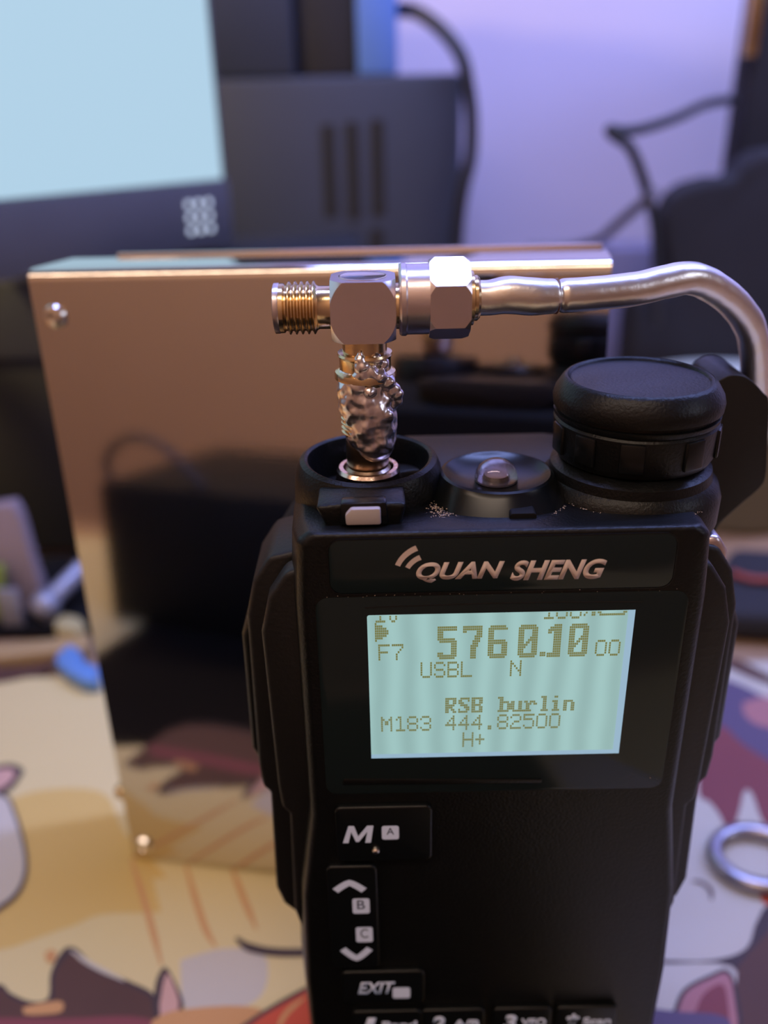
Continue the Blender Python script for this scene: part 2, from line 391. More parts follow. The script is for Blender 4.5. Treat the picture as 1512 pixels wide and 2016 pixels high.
bb = prism([(XC+x, z) for x, z in ((28, 100.5), (32.0, 99.5), (33.6, 95), (33.8, 76), (32.4, 73), (28, 72))], 9.6, 19, 1.3, 3)
obj('jack_cover', bb, edge, rd)
obj('jack_cover_tab', prism([(XC+x, z) for x, z in ((26, 108.5), (28.6, 108.8), (30.0, 106.6), (30.4, 102.5), (29.0, 99), (26, 99))], 9, 16, .8, 3), nickel, rd, label='shiny metal-like tab')
# lug at the back of the knob
LUG = [(1395, 1048), (1408, 1020), (1445, 985), (1485, 950), (1497, 925), (1500, 870), (1503, 785), (1492, 765), (1465, 738), (1440, 730), (1415, 736), (1395, 760), (1380, 860), (1375, 960), (1380, 1048)]
P = spline([at(x, y, 26) for x, y in LUG+LUG[:1]], 4)[:-1]
obj('rear_lug', prism([(p.x, p.z) for p in P], 24, 34, 1.4, 3), edge, rd)
# top deck furniture ------------------------------------------------
def ring_boss(c, prof, n=56): return lathe(prof, c, 'z', n)
WX = -1.9
wb = ring_boss((WX, 16.6, 0), [(9.8, 112), (9.7, 114.5), (9.4, 116.4), (8.9, 117.5), (8.3, 117.8), (7.9, 117.6), (7.75, 117.0), (7.7, 110.5), (.01, 110.4)])
for v in wb.verts:                                  # the collar is cut lower towards the front
    if v.co.z > 113: v.co.z -= max(0, (16.6-v.co.y))*.05
obj('antenna_collar', wb, black, rd)
fl = prism([(WX-4.4, 112.6), (WX-6.2, 116.6), (WX-2, 117.0), (WX+4.6, 116.8), (WX+3.6, 112.6)], 3.4, 9.5, .6, 3)
obj('collar_fairing', fl, black, rd)
aj = thing  # (keeps the name short below)
jk = obj('antenna_jack', lathe([(3.2, 111), (4.6, 111), (4.6, 113.2), (4.35, 114.6), (4.1, 115.4), (4.15, 115.9), (3.85, 116.3), (3.3, 116.3), (3.1, 115.6), (3.1, 111)], (WX, 16.6, 0), 'z', 48, False), jackm, rd)
# gap between collar and torch, torch boss
TX = 14.6
tb = ring_boss((TX, 0, 0), [(9.0, 110), (8.9, 113.0), (8.5, 113.8), (7.6, 115.4), (7.2, 116.0), (6.8, 116.15), (6.5, 116.0), (5.6, 115.3), (3.2, 114.9), (.01, 114.8)])
for v in tb.verts: v.co.y += 12.9+max(0, min(1, (v.co.z-113.4)/2.0))*1.5
obj('torch_housing', tb, blackg, rd)
td = lathe([(2.75, 114.8), (2.75, 115.4), (2.6, 116.2), (2.15, 117.0), (1.4, 117.55), (.7, 117.8), (.01, 117.85)], (TX-.1, 14.2, 0), 'z', 40)
tl = obj('torch_lens', td, clear, rd)
obj('torch_reflector', lathe([(2.6, 115.0), (2.4, 115.15), (1.2, 115.1), (1.1, 115.6), (.01, 115.65)], (TX-.1, 14.2, 0), 'z', 24), chip, rd)
obj('torch_notch', prism(rrect(TX+.4, TX+3.6, 113.0, 114.7, .4), 4.5, 7.6, .15), blackm, rd)
obj('rear_saddle', loft([(20, sym([(9, 108), (14, 111), (16, 113.2), (10, 114.2)])), (34.5, sym([(9, 108), (14, 111), (15, 113.2), (10, 113.9)]))], .5), edge, rd)
# knob
KX, KY = 32.4, 16.8
obj('knob_plinth', ring_boss((KX-.3, KY-.6, 0), [(11.6, 109.5), (11.7, 112.8), (11.2, 114.4), (10.4, 115.2), (10.2, 116.4), (9.0, 117.2), (.01, 117.2)]), black, rd)
kb = lathe([(8.6, 117.0), (9.7, 117.5), (10.15, 118.4), (10.3, 122.3), (10.05, 122.6), (10.3, 122.9), (10.35, 123.4), (9.9, 123.5), (9.9, 123.9), (10.5, 124.1), (10.6, 125.0), (10.35, 125.9), (9.55, 127.2), (9.2, 127.55), (8.9, 127.65), (8.6, 127.5), (8.45, 127.25), (8.2, 127.2), (.01, 127.2)], (KX, KY, 0), 'z', 96)
kn = obj('volume_knob', kb, black, rd)
for a in (-112, -68, -30, 5, 50, 95, 140, 185, 215):
    a = R(a+6); c = Vector((KX+10.2*math.cos(a), KY+10.2*math.sin(a), 120.3))
    b = box(-1.5, 1.5, -.35, .35, -1.9, 1.9, .3)
    rot = Matrix.Rotation(a+math.pi/2, 4, 'Z')
    for v in b.verts: v.co = rot @ v.co + c
    obj('grip_pad', b, blackg, kn)
# indicator window
obj('indicator_led', prism([(WX-2.55, 114.9), (WX-2.6, 116.2), (WX-1.9, 117.0), (WX+1.5, 117.0), (WX+1.55, 114.9)], 1.7, 3.4, .25), greyled, rd, label='pinkish grey indicator window')
obj('indicator_frame', prism([(WX-3.3, 114.6), (WX-3.1, 117.4), (WX+2.2, 117.5), (WX+2.4, 114.6)], 2.4, 4.5, .3), blackg, rd)

# front face: brand plate, window, display
def frame(x0, x1, z0, z1, r, w_, y, d):
    o = rrect(x0, x1, z0, z1, r, 8); i = rrect(x0+w_, x1-w_, z0+w_, z1-w_, max(r-w_, .1), 8); b = bmesh.new(); n = len(o)
    V = [[b.verts.new((p[0], yy, p[1])) for p in q] for q in (o, i) for yy in (y, y-d)]
    for k in range(n):
        j = (k+1) % n
        for a, c in ((0, 1), (1, 3), (3, 2), (2, 0)): b.faces.new((V[a][k], V[a][j], V[c][j], V[c][k]))
    return b
bp = obj('brand_plate', prism(rrect(-6.5, 33.7, 106.9, 114.0, 1.5), -.12, .2, .06), lens, rd)
obj('plate_rim', frame(-6.7, 33.9, 106.7, 114.1, 1.7, .16, -.02, .12), black, rd)
lg = bmesh.new()
lg = join(lg, textbm('QUAN', 3.6, 13.9, 108.15, 110.85, -.145, .04, .32, .02))
lg = join(lg, textbm('SHENG', 14.6, 25.8, 108.2, 110.85, -.145, .04, .32, .02))
def arc(cx, cz, r, a0, a1, w0, w1, n=14):
    c = [(cx+r*1.0*math.cos(R(a0+(a1-a0)*k/n)), cz+r*math.sin(R(a0+(a1-a0)*k/n))) for k in range(n+1)]
    return polystrip(c, [w0+(w1-w0)*k/n for k in range(n+1)], -.145, .02)
lg = join(lg, arc(5.2, 109.0, 4.05, 158, 112, .62, .72)); lg = join(lg, arc(5.2, 108.8, 2.95, 152, 112, .58, .66))
obj('brand_lettering', lg, paint, bp, smooth=False)
win = obj('display_window', prism(rrect(-8.4, 36.0, 76.2, 106.3, 1.6), -.10, .2, .06), lens, rd)
obj('window_ridge', prism([(-6.2, 78.0), (-6.0, 78.9), (6, 78.6), (20, 78.2), (20, 77.6)], -.28, -.05, .08), black, rd)
obj('window_groove', polystrip([(-2.5+33*k/16, 105.2-.25*((k-8)/8)**2) for k in range(17)], [.10]*17, -.16), edge, rd)
scr = obj('display', prism(rrect(-2.3, 29.75, 82.2, 103.85, .3), -.14, .1), lcd, rd, smooth=False, label='backlit pale green screen')
rimm = mat('display_edge', (.03, .03, .04), .4, emit=(.36, .56, .72), es=.8)
obj('display_edge', join(box(28.95, 29.78, -.15, .1, 82.2, 103.85), box(-2.3, 28.95, -.15, .1, 82.2, 82.85)), rimm, scr, smooth=False, label='bluish lit edge')
nt = lcd.node_tree; wv = nt.nodes.new('ShaderNodeTexWave'); wv.bands_direction = 'X'; wv.inputs['Scale'].default_value = 85; wv.inputs['Distortion'].default_value = 1.5; wv.inputs['Detail'].default_value = 1
tcn = nt.nodes.new('ShaderNodeTexCoord'); mr = nt.nodes.new('ShaderNodeMapRange'); mr.inputs[3].default_value = .66; mr.inputs[4].default_value = .80
nt.links.new(tcn.outputs['Object'], wv.inputs['Vector']); nt.links.new(wv.outputs['Fac'], mr.inputs[0]); nt.links.new(mr.outputs[0], nt.nodes['Principled BSDF'].inputs['Emission Strength'])
FN = {
'F': ['111111', '1.....', '1.....', '11111.', '1.....', '1.....', '1.....'], '7': ['111111', '.....1', '....1.', '...1..', '..1...', '..1...', '..1...'],
'U': ['1....1']*6+['.1111.'], 'S': ['.1111.', '1....1', '1.....', '.1111.', '.....1', '1....1', '.1111.'],
'B': ['11111.', '1....1', '1....1', '11111.', '1....1', '1....1', '11111.'], 'L': ['1.....']*6+['111111'],
'N': ['1....1', '11...1', '1.1..1', '1..1.1', '1...11', '1....1', '1....1'], 'M': ['1....1', '11..11', '1.11.1', '1.11.1', '1....1', '1....1', '1....1'],
'1': ['..11..', '.1.1..', '...1..', '...1..', '...1..', '...1..', '.11111'], '8': ['.1111.', '1....1', '1....1', '.1111.', '1....1', '1....1', '.1111.'],
'3': ['.1111.', '1....1', '.....1', '..111.', '.....1', '1....1', '.1111.'], '4': ['....1.', '...11.', '..1.1.', '.1..1.', '111111', '....1.', '....1.'],
'.': ['......', '......', '......', '......', '......', '..11..', '..11..'], '2': ['.1111.', '1....1', '.....1', '..111.', '.1....', '1.....', '111111'],
'5': ['111111', '1.....', '11111.', '.....1', '.....1', '1....1', '.1111.'], '0': ['.1111.', '1....1', '1....1', '1....1', '1....1', '1....1', '.1111.'],
'H': ['1....1', '1....1', '1....1', '111111', '1....1', '1....1', '1....1'], '+': ['......', '..1...', '..1...', '11111.', '..1...', '..1...', '......'],
'%': ['11...1', '11..1.', '...1..', '..1...', '.1..11', '1...11', '......'], 'V': ['1....1']*4+['.1..1.', '.1..1.', '..11..'],
' ': ['......']*7}
BF = {
'R': ['111111.', '11..11.', '11..11.', '11111..', '1111...', '11.11..', '11..11.'], 'S': ['.11111.', '11...1.', '111....', '.1111..', '...111.', '1...11.', '11111..'],
'B': ['111111.', '11..11.', '11..11.', '11111..', '11..11.', '11..11.', '111111.'], 'b': ['111....', '.11....', '.11111.', '.11..11', '.11..11', '.11..11', '111111.'],
'u': ['.......', '.......', '11..11.', '11..11.', '11..11.', '11..11.', '.111111'], 'r': ['.......', '.......', '11.111.', '.111.11', '.11....', '.11....', '1111...'],
'l': ['..111..', '...11..', '...11..', '...11..', '...11..', '...11..', '..1111.'], 'i': ['..11...', '.......', '.111...', '..11...', '..11...', '..11...', '.1111..'],
'n': ['.......', '.......', '11111..', '11..11.', '11..11.', '11..11.', '11..11.'], ' ': ['.......']*7}
BG = {
'5': ['1111111111', '1111111111', '111.......', '111.......', '111.......', '111111111.', '.1111111111'[:10], '.......111', '.......111', '.......111', '.......111', '111....111', '1111111111', '.11111111.'],
'7': ['1111111111', '1111111111', '11.....111', '.......111', '......1111', '......111.', '.....1111.', '.....111..', '....1111..', '....111...', '....111...', '....111...', '....111...', '....111...'],
'6': ['.11111111.', '1111111111', '111.......', '111.......', '111.......', '111.......', '111111111.', '1111111111', '111....111', '111....111', '111....111', '111....111', '1111111111', '.11111111.'],
'0': ['.11111111.', '1111111111', '111....111', '111....111', '111....111', '111...1111', '111..11111', '111.111111'.replace('111111', '11.111'), '11111..111', '1111...111', '111....111', '111....111', '1111111111', '.11111111.'],
'1': ['...1111', '.111111', '1111111', '11.1111', '...1111', '...1111', '...1111', '...1111', '...1111', '...1111', '...1111', '...1111', '1111111', '1111111']}
PXW, PXH = .236, .340
px_list = []
def glyph(rows, c0, r0):
    for j, row in enumerate(rows):
        for i, ch in enumerate(row):
            if ch == '1': px_list.append((c0+i, r0+j))
def word(s, c0, r0, font=FN, adv=7):
    for k, ch in enumerate(s): glyph(font[ch], c0+k*adv, r0)
word('F7', 1.5, 16); word('USBL', 23.3, 24); word('N', 70, 24); word('RSB burlin', 36.4, 40, BF, 7)
word('M183', 2, 48); word('444.82500', 36.5, 48); word('H+', 46, 56); word('00', 113.5, 16); word('1V', -.5, 0); word('100%', 85, 0)
for k, c in zip('576', (32, 45, 58)): glyph(BG[k], c, 9)
glyph(BG['0'], 73.5, 9); glyph(['111', '111'], 85, 20.6); glyph(BG['1'], 88.6, 9); glyph(BG['0'], 99.5, 9)
glyph(['1......', '1111...', '111111.', '1111111', '1111111', '111111.', '1111...', '1......'], 0, 7)
for c in range(114, 127): px_list.append((c, 5))
px_list += [(126, 4), (127, 4.0), (114, 4), (113, 4)]
pb = bmesh.new()
for c, r_ in px_list:
    x0 = -1.4+c*PXW; z1 = 83.4+(64-r_)*PXH
    x1 = x0+PXW*.90; z0 = z1-PXH*.88
    z1 = min(z1, 103.75)
    if z1 <= z0+.02: continue
    x0 = max(x0, -2.2)
    V = [pb.verts.new((x, -.165, z)) for x, z in ((x0, z0), (x1, z0), (x1, z1), (x0, z1))]; pb.faces.new(V)
obj('display_characters', pb, pix, scr, smooth=False)

# keys
def key(x0, x1, z0, z1, nm='key', h=.9): return obj(nm, prism(rrect(x0, x1, z0, z1, .9), -h, .2, .3, 3), blackg, rd)
k1 = key(-7.4, 5.6, 64.9, 74.6, 'menu_key')
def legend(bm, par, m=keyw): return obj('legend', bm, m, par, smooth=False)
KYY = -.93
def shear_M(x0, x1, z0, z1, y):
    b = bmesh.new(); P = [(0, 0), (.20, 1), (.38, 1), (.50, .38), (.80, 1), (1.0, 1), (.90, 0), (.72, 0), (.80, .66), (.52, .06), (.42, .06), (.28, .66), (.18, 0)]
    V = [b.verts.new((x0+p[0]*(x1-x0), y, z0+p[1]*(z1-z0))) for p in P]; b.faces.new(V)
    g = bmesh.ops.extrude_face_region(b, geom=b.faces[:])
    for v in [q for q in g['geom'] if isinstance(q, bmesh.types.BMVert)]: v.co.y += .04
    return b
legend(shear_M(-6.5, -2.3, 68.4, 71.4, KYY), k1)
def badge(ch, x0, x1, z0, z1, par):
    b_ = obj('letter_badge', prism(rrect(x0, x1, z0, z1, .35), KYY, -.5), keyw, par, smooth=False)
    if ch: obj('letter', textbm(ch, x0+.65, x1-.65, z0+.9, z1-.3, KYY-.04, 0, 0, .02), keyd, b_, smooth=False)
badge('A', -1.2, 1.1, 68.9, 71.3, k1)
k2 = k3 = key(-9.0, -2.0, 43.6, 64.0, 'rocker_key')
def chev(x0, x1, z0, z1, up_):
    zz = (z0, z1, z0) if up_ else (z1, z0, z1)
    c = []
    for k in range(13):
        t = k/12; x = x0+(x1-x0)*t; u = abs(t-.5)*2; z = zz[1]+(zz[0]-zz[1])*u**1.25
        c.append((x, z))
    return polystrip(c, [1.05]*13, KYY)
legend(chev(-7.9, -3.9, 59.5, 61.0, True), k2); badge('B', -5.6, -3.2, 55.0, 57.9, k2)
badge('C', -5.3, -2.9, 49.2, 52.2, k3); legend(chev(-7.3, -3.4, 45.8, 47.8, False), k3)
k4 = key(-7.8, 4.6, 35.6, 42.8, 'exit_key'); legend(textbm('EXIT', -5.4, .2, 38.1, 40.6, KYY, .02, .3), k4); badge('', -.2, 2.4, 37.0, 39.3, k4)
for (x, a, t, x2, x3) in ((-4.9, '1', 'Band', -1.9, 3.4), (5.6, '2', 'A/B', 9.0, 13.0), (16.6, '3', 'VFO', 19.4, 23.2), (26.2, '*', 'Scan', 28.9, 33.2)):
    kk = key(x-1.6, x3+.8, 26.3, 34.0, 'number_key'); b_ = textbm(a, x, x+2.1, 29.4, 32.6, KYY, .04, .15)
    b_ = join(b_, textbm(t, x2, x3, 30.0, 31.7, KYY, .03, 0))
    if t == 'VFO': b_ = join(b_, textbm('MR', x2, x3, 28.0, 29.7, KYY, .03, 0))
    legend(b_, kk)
for j, zz in enumerate((17.6, 9.2)):
    for i, xx in enumerate((-6.4, 4.2, 15.1, 24.7)): key(xx, xx+9.1, zz, zz+7.2, 'number_key')
for k in range(0): obj('speaker_slot', prism(rrect(9, 32, 44+k*3.1, 45.1+k*3.1, .5, 3), -.06, .1), blackm, rd, smooth=False)
obj('flux_droplet', lathe([(.55, 0), (.5, -.3), (.3, -.5), (.01, -.55)], (-2.1, -.9, 67.0), 'y', 14), steelb, rd)

# ------------------------------------------------------------------ tee adapter soldered on the antenna jack
AX = Vector((-1.95, 16.6, 0)); TZ = 137.0
te = thing('tee_adapter', 'small silver and gold coaxial tee adapter soldered above the antenna socket', 'connector', (AX.x, AX.y, 112))
cube = box(AX.x-3.85, AX.x+3.85, AX.y-3.9, AX.y+3.9, TZ-3.6, TZ+3.6)
sp = bmesh.new(); bmesh.ops.create_uvsphere(sp, u_segments=64, v_segments=48, radius=5.9)
for v in sp.verts: v.co = Vector((v.co.x*.90, v.co.y*1.0, v.co.z*1.0))+Vector((AX.x, AX.y, TZ))
blk = boolean(cube, sp, 'INTERSECT')
bk = obj('block', blk, nickel, te, ang=25)
obj('top_dimple', lathe([(2.9, 3.58), (2.9, 3.66), (2.75, 3.70), (2.6, 3.62), (.01, 3.60)], (AX.x, AX.y, TZ), 'z', 40), nicked, bk)
prof = [(2.55, AX.x-3.7), (2.55, -7.3)]
x = -7.5
for k in range(5):
    prof += [(2.72, x-.08), (3.15, x-.30), (3.15, x-.42), (2.72, x-.68)]; x -= .74
prof += [(2.7, x-.1), (2.95, x-.3), (2.95, -12.5), (2.8, -12.65), (2.2, -12.65), (2.1, -12.3), (2.1, -9), (.01, -9)]
po = obj('threaded_port', lathe(prof, (0, AX.y, TZ), 'x', 48), gold, te)
obj('port_lip', lathe([(2.96, -12.0), (3.0, -12.1), (3.0, -12.62), (2.8, -12.72), (2.3, -12.72)], (0, AX.y, TZ), 'x', 48, False), nickel, po)
obj('side_neck', lathe([(2.7, AX.x+3.7), (2.75, AX.x+4.4), (2.6, 3.4), (2.6, 4.4)], (0, AX.y, TZ), 'x', 40), gold, te)
st = obj('stem', lathe([(2.75, 133.6), (2.75, 131.6), (3.35, 131.5), (3.45, 131.2), (3.3, 131.0), (3.2, 130.8), (3.2, 129.4), (3.75, 129.1), (3.85, 128.8), (3.85, 128.3), (3.5, 128.1), (3.3, 127.6), (3.2, 126.5)], (AX.x, AX.y, 0), 'z', 48), gold, te)
pr2 = [(3.0, 126.6)]; z = 125.8
for k in range(8): pr2 += [(2.95, z), (3.28, z-.22), (3.28, z-.32), (2.95, z-.52)]; z -= .6
pr2 += [(2.9, z), (2.8, z-.3)]
obj('lower_thread', lathe(pr2, (AX.x, AX.y, 0), 'z', 48), gold, te)
obj('lower_barrel', lathe([(2.8, 121.3), (2.75, 120.6), (2.75, 116.9), (2.6, 116.4), (2.95, 116.1), (2.95, 115.5), (2.7, 115.2), (2.7, 112)], (AX.x, AX.y, 0), 'z', 48), goldd, te)
# solder: blobs melted into one lumpy skin
blobs = []
for k in range(13):
    z = 120.4+k*.62; t = k/12; blobs.append((.62-.62*t, -.5+.3*t, z, 3.12+.35*math.sin(math.pi*min(1, t*1.1))**2))
for k in range(6): blobs.append((-.75, -.7, 125.0+k*.5, 2.85))
blobs += [(-.2, -2.6, 129.4, 1.25), (-.45, -2.9, 130.4, 1.0), (-.6, -3.0, 131.3, .72), (-.62, -3.0, 132.1, .42), (.9, -2.9, 129.6, .95), (1.7, -2.5, 129.0, 1.15),
  (2.6, -1.9, 128.2, 1.15), (3.1, -1.4, 127.2, 1.15), (3.7, -1.3, 126.3, .85), (3.9, -1.3, 125.5, .70), (3.3, -1.2, 124.9, .8), (1.4, -2.3, 131.0, .8), (2.1, -1.6, 130.4, .9),
  (1.4, -2.0, 120.4, 1.5), (1.7, -2.0, 119.3, 1.0), (1.9, -1.8, 118.6, .6), (.6, -3.1, 127.3, .8), (2.5, -2.2, 124.0, 1.0), (-1.5, -2.6, 127.8, .9), (2.9, -1.0, 122.4, .8)]
sb = bmesh.new()
for bx_, by_, bz_, br_ in blobs:
    b = bmesh.new(); bmesh.ops.create_icosphere(b, subdivisions=3, radius=br_)
    for v in b.verts: v.co += Vector((AX.x+bx_, AX.y+by_, bz_))
    sb = join(sb, b)
me_ = bpy.data.meshes.new('t'); sb.to_mesh(me_); sb.free(); ob_ = bpy.data.objects.new('t', me_); col.objects.link(ob_)
md_ = ob_.modifiers.new('r', 'REMESH'); md_.mode = 'VOXEL'; md_.voxel_size = .11
me2 = bpy.data.meshes.new_from_object(ob_.evaluated_get(bpy.context.evaluated_depsgraph_get()))
bpy.data.objects.remove(ob_); bpy.data.meshes.remove(me_)
sb = bmesh.new(); sb.from_mesh(me2); bpy.data.meshes.remove(me2)
for _ in range(8): bmesh.ops.smooth_vert(sb, verts=sb.verts[:], factor=.5, use_axis_x=True, use_axis_y=True, use_axis_z=True)
sb.normal_update()
for v in sb.verts:
    v.co += v.normal*(0.34*noise.noise(v.co*.7)+.04*noise.noise(v.co*1.6+Vector((7, 0, 0))))
so = obj('solder', sb, solder, te, ang=80, label='lumpy silver solder')

# ------------------------------------------------------------------ semi-rigid coax with its hex coupling nut
cx = thing('coaxial_cable', 'bent silver semi-rigid coax running from the tee over the knob', 'cable', (2.4, AX.y, TZ-5))
nz = TZ+.75
ny = AX.y
hexb = prism([(ny+4.95*math.cos(R(60*k+30+2)), nz+4.95*math.sin(R(60*k+30+2))) for k in range(6)], 5.9, 10.7, 0, axis='x')
hc = lathe([(4.35, 5.6), (4.98, 6.6), (4.98, 9.9), (4.4, 10.9)], (0, ny, nz), 'x', 64)
hexb = boolean(hexb, hc, 'INTERSECT')
hn = obj('coupling_nut', hexb, nickel, cx, ang=22)
obj('nut_collar', lathe([(3.5, 2.3), (4.1, 2.35), (4.3, 2.6), (4.3, 3.1), (4.15, 3.3), (4.15, 6.2), (3, 6.3)], (0, ny, nz), 'x', 48), nickel, hn)
obj('ferrule', lathe([(3.2, 10.5), (3.2, 11.2), (2.7, 11.35), (2.7, 11.7), (2.4, 12.0), (.01, 12.0)], (0, ny, nz), 'x', 36), gold, cx)
cpts = [(11.6, ny, nz), (13.2, ny, nz)]
for px_, py_, Y in ((1000, 581, 16.6), (1048, 584, 16.8), (1094, 583, 17.3), (1160, 579, 18.2), (1250, 569, 20), (1310, 555, 21.5), (1360, 548, 23), (1405, 566, 25), (1450, 603, 27.5), (1480, 655, 30), (1488, 740, 33), (1484, 840, 37)):
    p = at(px_, py_, Y); cpts.append(tuple(p))
cpts.append((50, 42, 104)); cpts.append((47, 47, 90))
def crad(t, p):
    x = p.x; r_ = 2.08+.06*noise.noise(p*.5)
    r_ += .16*math.exp(-((x-17.0)/3.6)**2) - .28*math.exp(-((x-21.6)/.35)**2)
    return r_
obj('jacket', tube(cpts, crad, 32, 14), alu, cx, ang=60)
jp = at(1094, 583, 17.4)
obj('joint_flux', lathe([(1.9, -.35), (2.12, -.2), (2.15, .15), (1.9, .35)], (jp.x, jp.y, jp.z), 'x', 28), flux, cx)

# dust caught in the seams of the top deck
db = bmesh.new()
def grain(p, r_):
    b = bmesh.new(); bmesh.ops.create_icosphere(b, subdivisions=1, radius=r_)
    for v in b.verts: v.co = Vector((v.co.x*random.uniform(.6, 1.5), v.co.y*random.uniform(.6, 1.5), v.co.z*.7))+p
    return b
for k in range(150):
    a = R(random.uniform(198, 330)); rr = random.gauss(8.75, .12)
    db = join(db, grain(Vector((TX+(rr+.2)*math.cos(a), 12.9+(rr+.2)*math.sin(a), 113.75)), random.uniform(.03, .08)))
for k in range(90):
    p = Vector((random.gauss(6.6, .7), random.gauss(7.4, 1.6), 113.8)); db = join(db, grain(p, random.uniform(.04, .13)))
for k in range(60):
    a = R(random.uniform(215, 300)); rr = random.gauss(11.9, .12)
    db = join(db, grain(Vector((KX+rr*math.cos(a), 16.2+rr*math.sin(a), 113.8)), random.uniform(.03, .08)))
for k in range(40):
    p = Vector((random.uniform(-8, 36), -.16, random.choice([106.6, 106.5, 77.8])+random.gauss(0, .1))); db = join(db, grain(p, random.uniform(.02, .06)))
dm = mat('dust', (.42, .33, .26), .8)
do = obj('dust', db, dm, rd); do['kind'] = 'stuff'

# ------------------------------------------------------------------ background: monitor, tower, cables, bag
BR = at(438, 352, 262); BL = atz(0, 393, BR.z)
mdir = Vector((BR.x-BL.x, BR.y-BL.y, 0)).normalized(); mn = Vector((-mdir.y, mdir.x, 0))
mo = thing('monitor', 'flat monitor with a glowing pale blue screen and dark chin, upper left', 'monitor', (BR.x-170, BR.y, BR.z-32))
def mbox(u0, u1, d0, d1, z0, z1, r=0):
    b = box(u0, u1, d0, d1, z0, z1, r)
    for v in b.verts: v.co = Vector((BR.x, BR.y, BR.z))+mdir*v.co.x+mn*v.co.y+Vector((0, 0, v.co.z))
    return b
CH = 24.0
obj('casing', mbox(-343, 2.5, .8, 16, -CH, 196, 1.0), bezel, mo)
obj('screen', mbox(-338, 0, 0, 1.5, 0, 192, 0), screenm, mo, smooth=False)
ch = obj('chin', mbox(-343, 2.5, -.5, 2, -CH, -.6, .5), bezel, mo)
ib = bmesh.new()
q = at(376, 417, 262)
for i in range(3):
    for j in range(3):
        c = Vector((-16.6+i*4.4, 0, -7.6-j*4.6)); ib = join(ib, mbox(c.x-1.0, c.x+1.0, -.7, -.4, c.z-1.0, c.z+1.0, .3))
obj('menu_icon', ib, icon, ch, smooth=False)
bs = obj('stand', mbox(-220, -120, 3, 40, -CH-2.2, -CH+6, 1), bezel, mo)
# black case under the monitor
zt = at(100, 512, 225).z
lo = at(205, 1000, 215)
b_ = thing('equipment_case', 'wide black equipment case underneath the monitor at the left', 'case', (-130, 240, 0))
obj('body', box(-330, -8, 216, 320, 2, BR.z-CH-3, 3), mat('case_cloth', (.007, .009, .015), .8, var=.3, vscale=40), b_)
obj('lid_band', box(-332, -6, 214, 216.5, BR.z-CH-30, BR.z-CH-3.5, 1), dark_case, b_)
obj('foot', box(-300, -280, 225, 245, -2, 2), dark2, b_); obj('foot', box(-60, -40, 225, 245, -2, 2), dark2, b_)
obj('foot', box(-300, -280, 305, 325, -2, 2), dark2, b_); obj('foot', box(-60, -40, 305, 325, -2, 2), dark2, b_)
# tower with vents
tw = thing('computer_tower', 'dark blue-grey tower case with vertical vent slots behind the steel enclosure', 'computer', (-10, 345, -2))
TL = at(600, 150, 330); TXR = at(907, 450, 330).x
zt = TL.z
tb_ = obj('case', box(-140, TXR, 353, 440, -2, zt, 2), dark_case, tw)
obj('front_panel', box(-140, TXR, 330, 354, -2, zt, 3), dark_case, tw)
obj('upper_module', box(-140, at(578, 60, 334).x, 331, 380, zt, zt+62, 2), dark_case, tw)
for (x_, y0, y1) in ((645, 245, 425), (692, 240, 430), (742, 235, 425), (645, 455, 560), (692, 452, 560), (742, 450, 560)):
    a = at(x_, y0, 330); c = at(x_, y1, 330)
    obj('vent_slot', prism(rrect(a.x-2.9, a.x+2.9, c.z, a.z, 1.5), 329.6, 331.5), dark2, tw, smooth=False)
p0 = at(585, 60, 340); p1 = at(702, 60, 340)
t_ = obj('black_box', box(p0.x, p1.x-.3, 335, 375, zt, zt+60, 1.5), fabric); tag(t_, 'small black box standing on the dark tower case', 'box')
p2 = at(782, 60, 338)
t_ = obj('blue_box', box(p1.x, p2.x, 333, 370, zt+.05, zt+60, 1.5), bluem); tag(t_, 'blue plastic box upright on the tower, right of the black box', 'box')
cb = [at(x, y, Y) for x, y, Y in ((770, 20, 350), (815, 22, 340), (865, 55, 332), (905, 105, 326), (920, 160, 324), (928, 230, 324), (926, 310, 324), (912, 370, 323), (903, 430, 323), (898, 520, 323), (900, 640, 323))]
t_ = obj('power_cable', tube(cb, 3.0, 14, 8), cablem); tag(t_, 'thick black cable arching from the blue box down the tower edge', 'cable')
# right side: dark speaker column, bag, thin cables
p0 = at(1434, 200, 368)
sk = thing('speaker_column', 'tall black column at the upper right with a brass strip', 'speaker', (p0.x+45, 357, -2))
obj('cabinet', box(p0.x, p0.x+90, 345, 368, -2, 330, 3), fabric, sk)
pg = at(1484, 55, 342)
obj('brass_strip', box(pg.x-3, pg.x+3, 342, 346, pg.z-11, pg.z+30, .8), gold, sk)
def blob(c, r_, sc_, seed, amp=.18, sub=4):
    b = bmesh.new(); bmesh.ops.create_icosphere(b, subdivisions=sub, radius=1)
    for v in b.verts:
        n_ = 1+amp*noise.noise(v.co*1.6+Vector((seed, 0, 0)))*2+amp*.4*noise.noise(v.co*4+Vector((0, seed, 0)))
        v.co = Vector(c)+Vector((v.co.x*sc_[0], v.co.y*sc_[1], v.co.z*sc_[2]))*r_*n_
        v.co.z = max(v.co.z, -1.98)
    return b
bg1 = at(1290, 520, 250); bg2 = at(1390, 345, 250)
c = Vector((at(1450, 500, 260).x, 265, 50))
bag = prism([(p.x, p.z) for p in [at(x, y, 324) for x, y in ((1302, 560), (1290, 470), (1294, 420), (1312, 380), (1336, 356), (1390, 346), (1425, 348), (1442, 325), (1470, 300), (1520, 285), (1700, 280), (1760, 500))]] + [(at(1760, 700, 324).x, 0), (at(1215, 700, 324).x, 0), (at(1215, 700, 324).x, at(1215, 575, 324).z), (at(1270, 562, 324).x, at(1270, 562, 324).z)], 310, 330, 4, 4)
bagb = bag
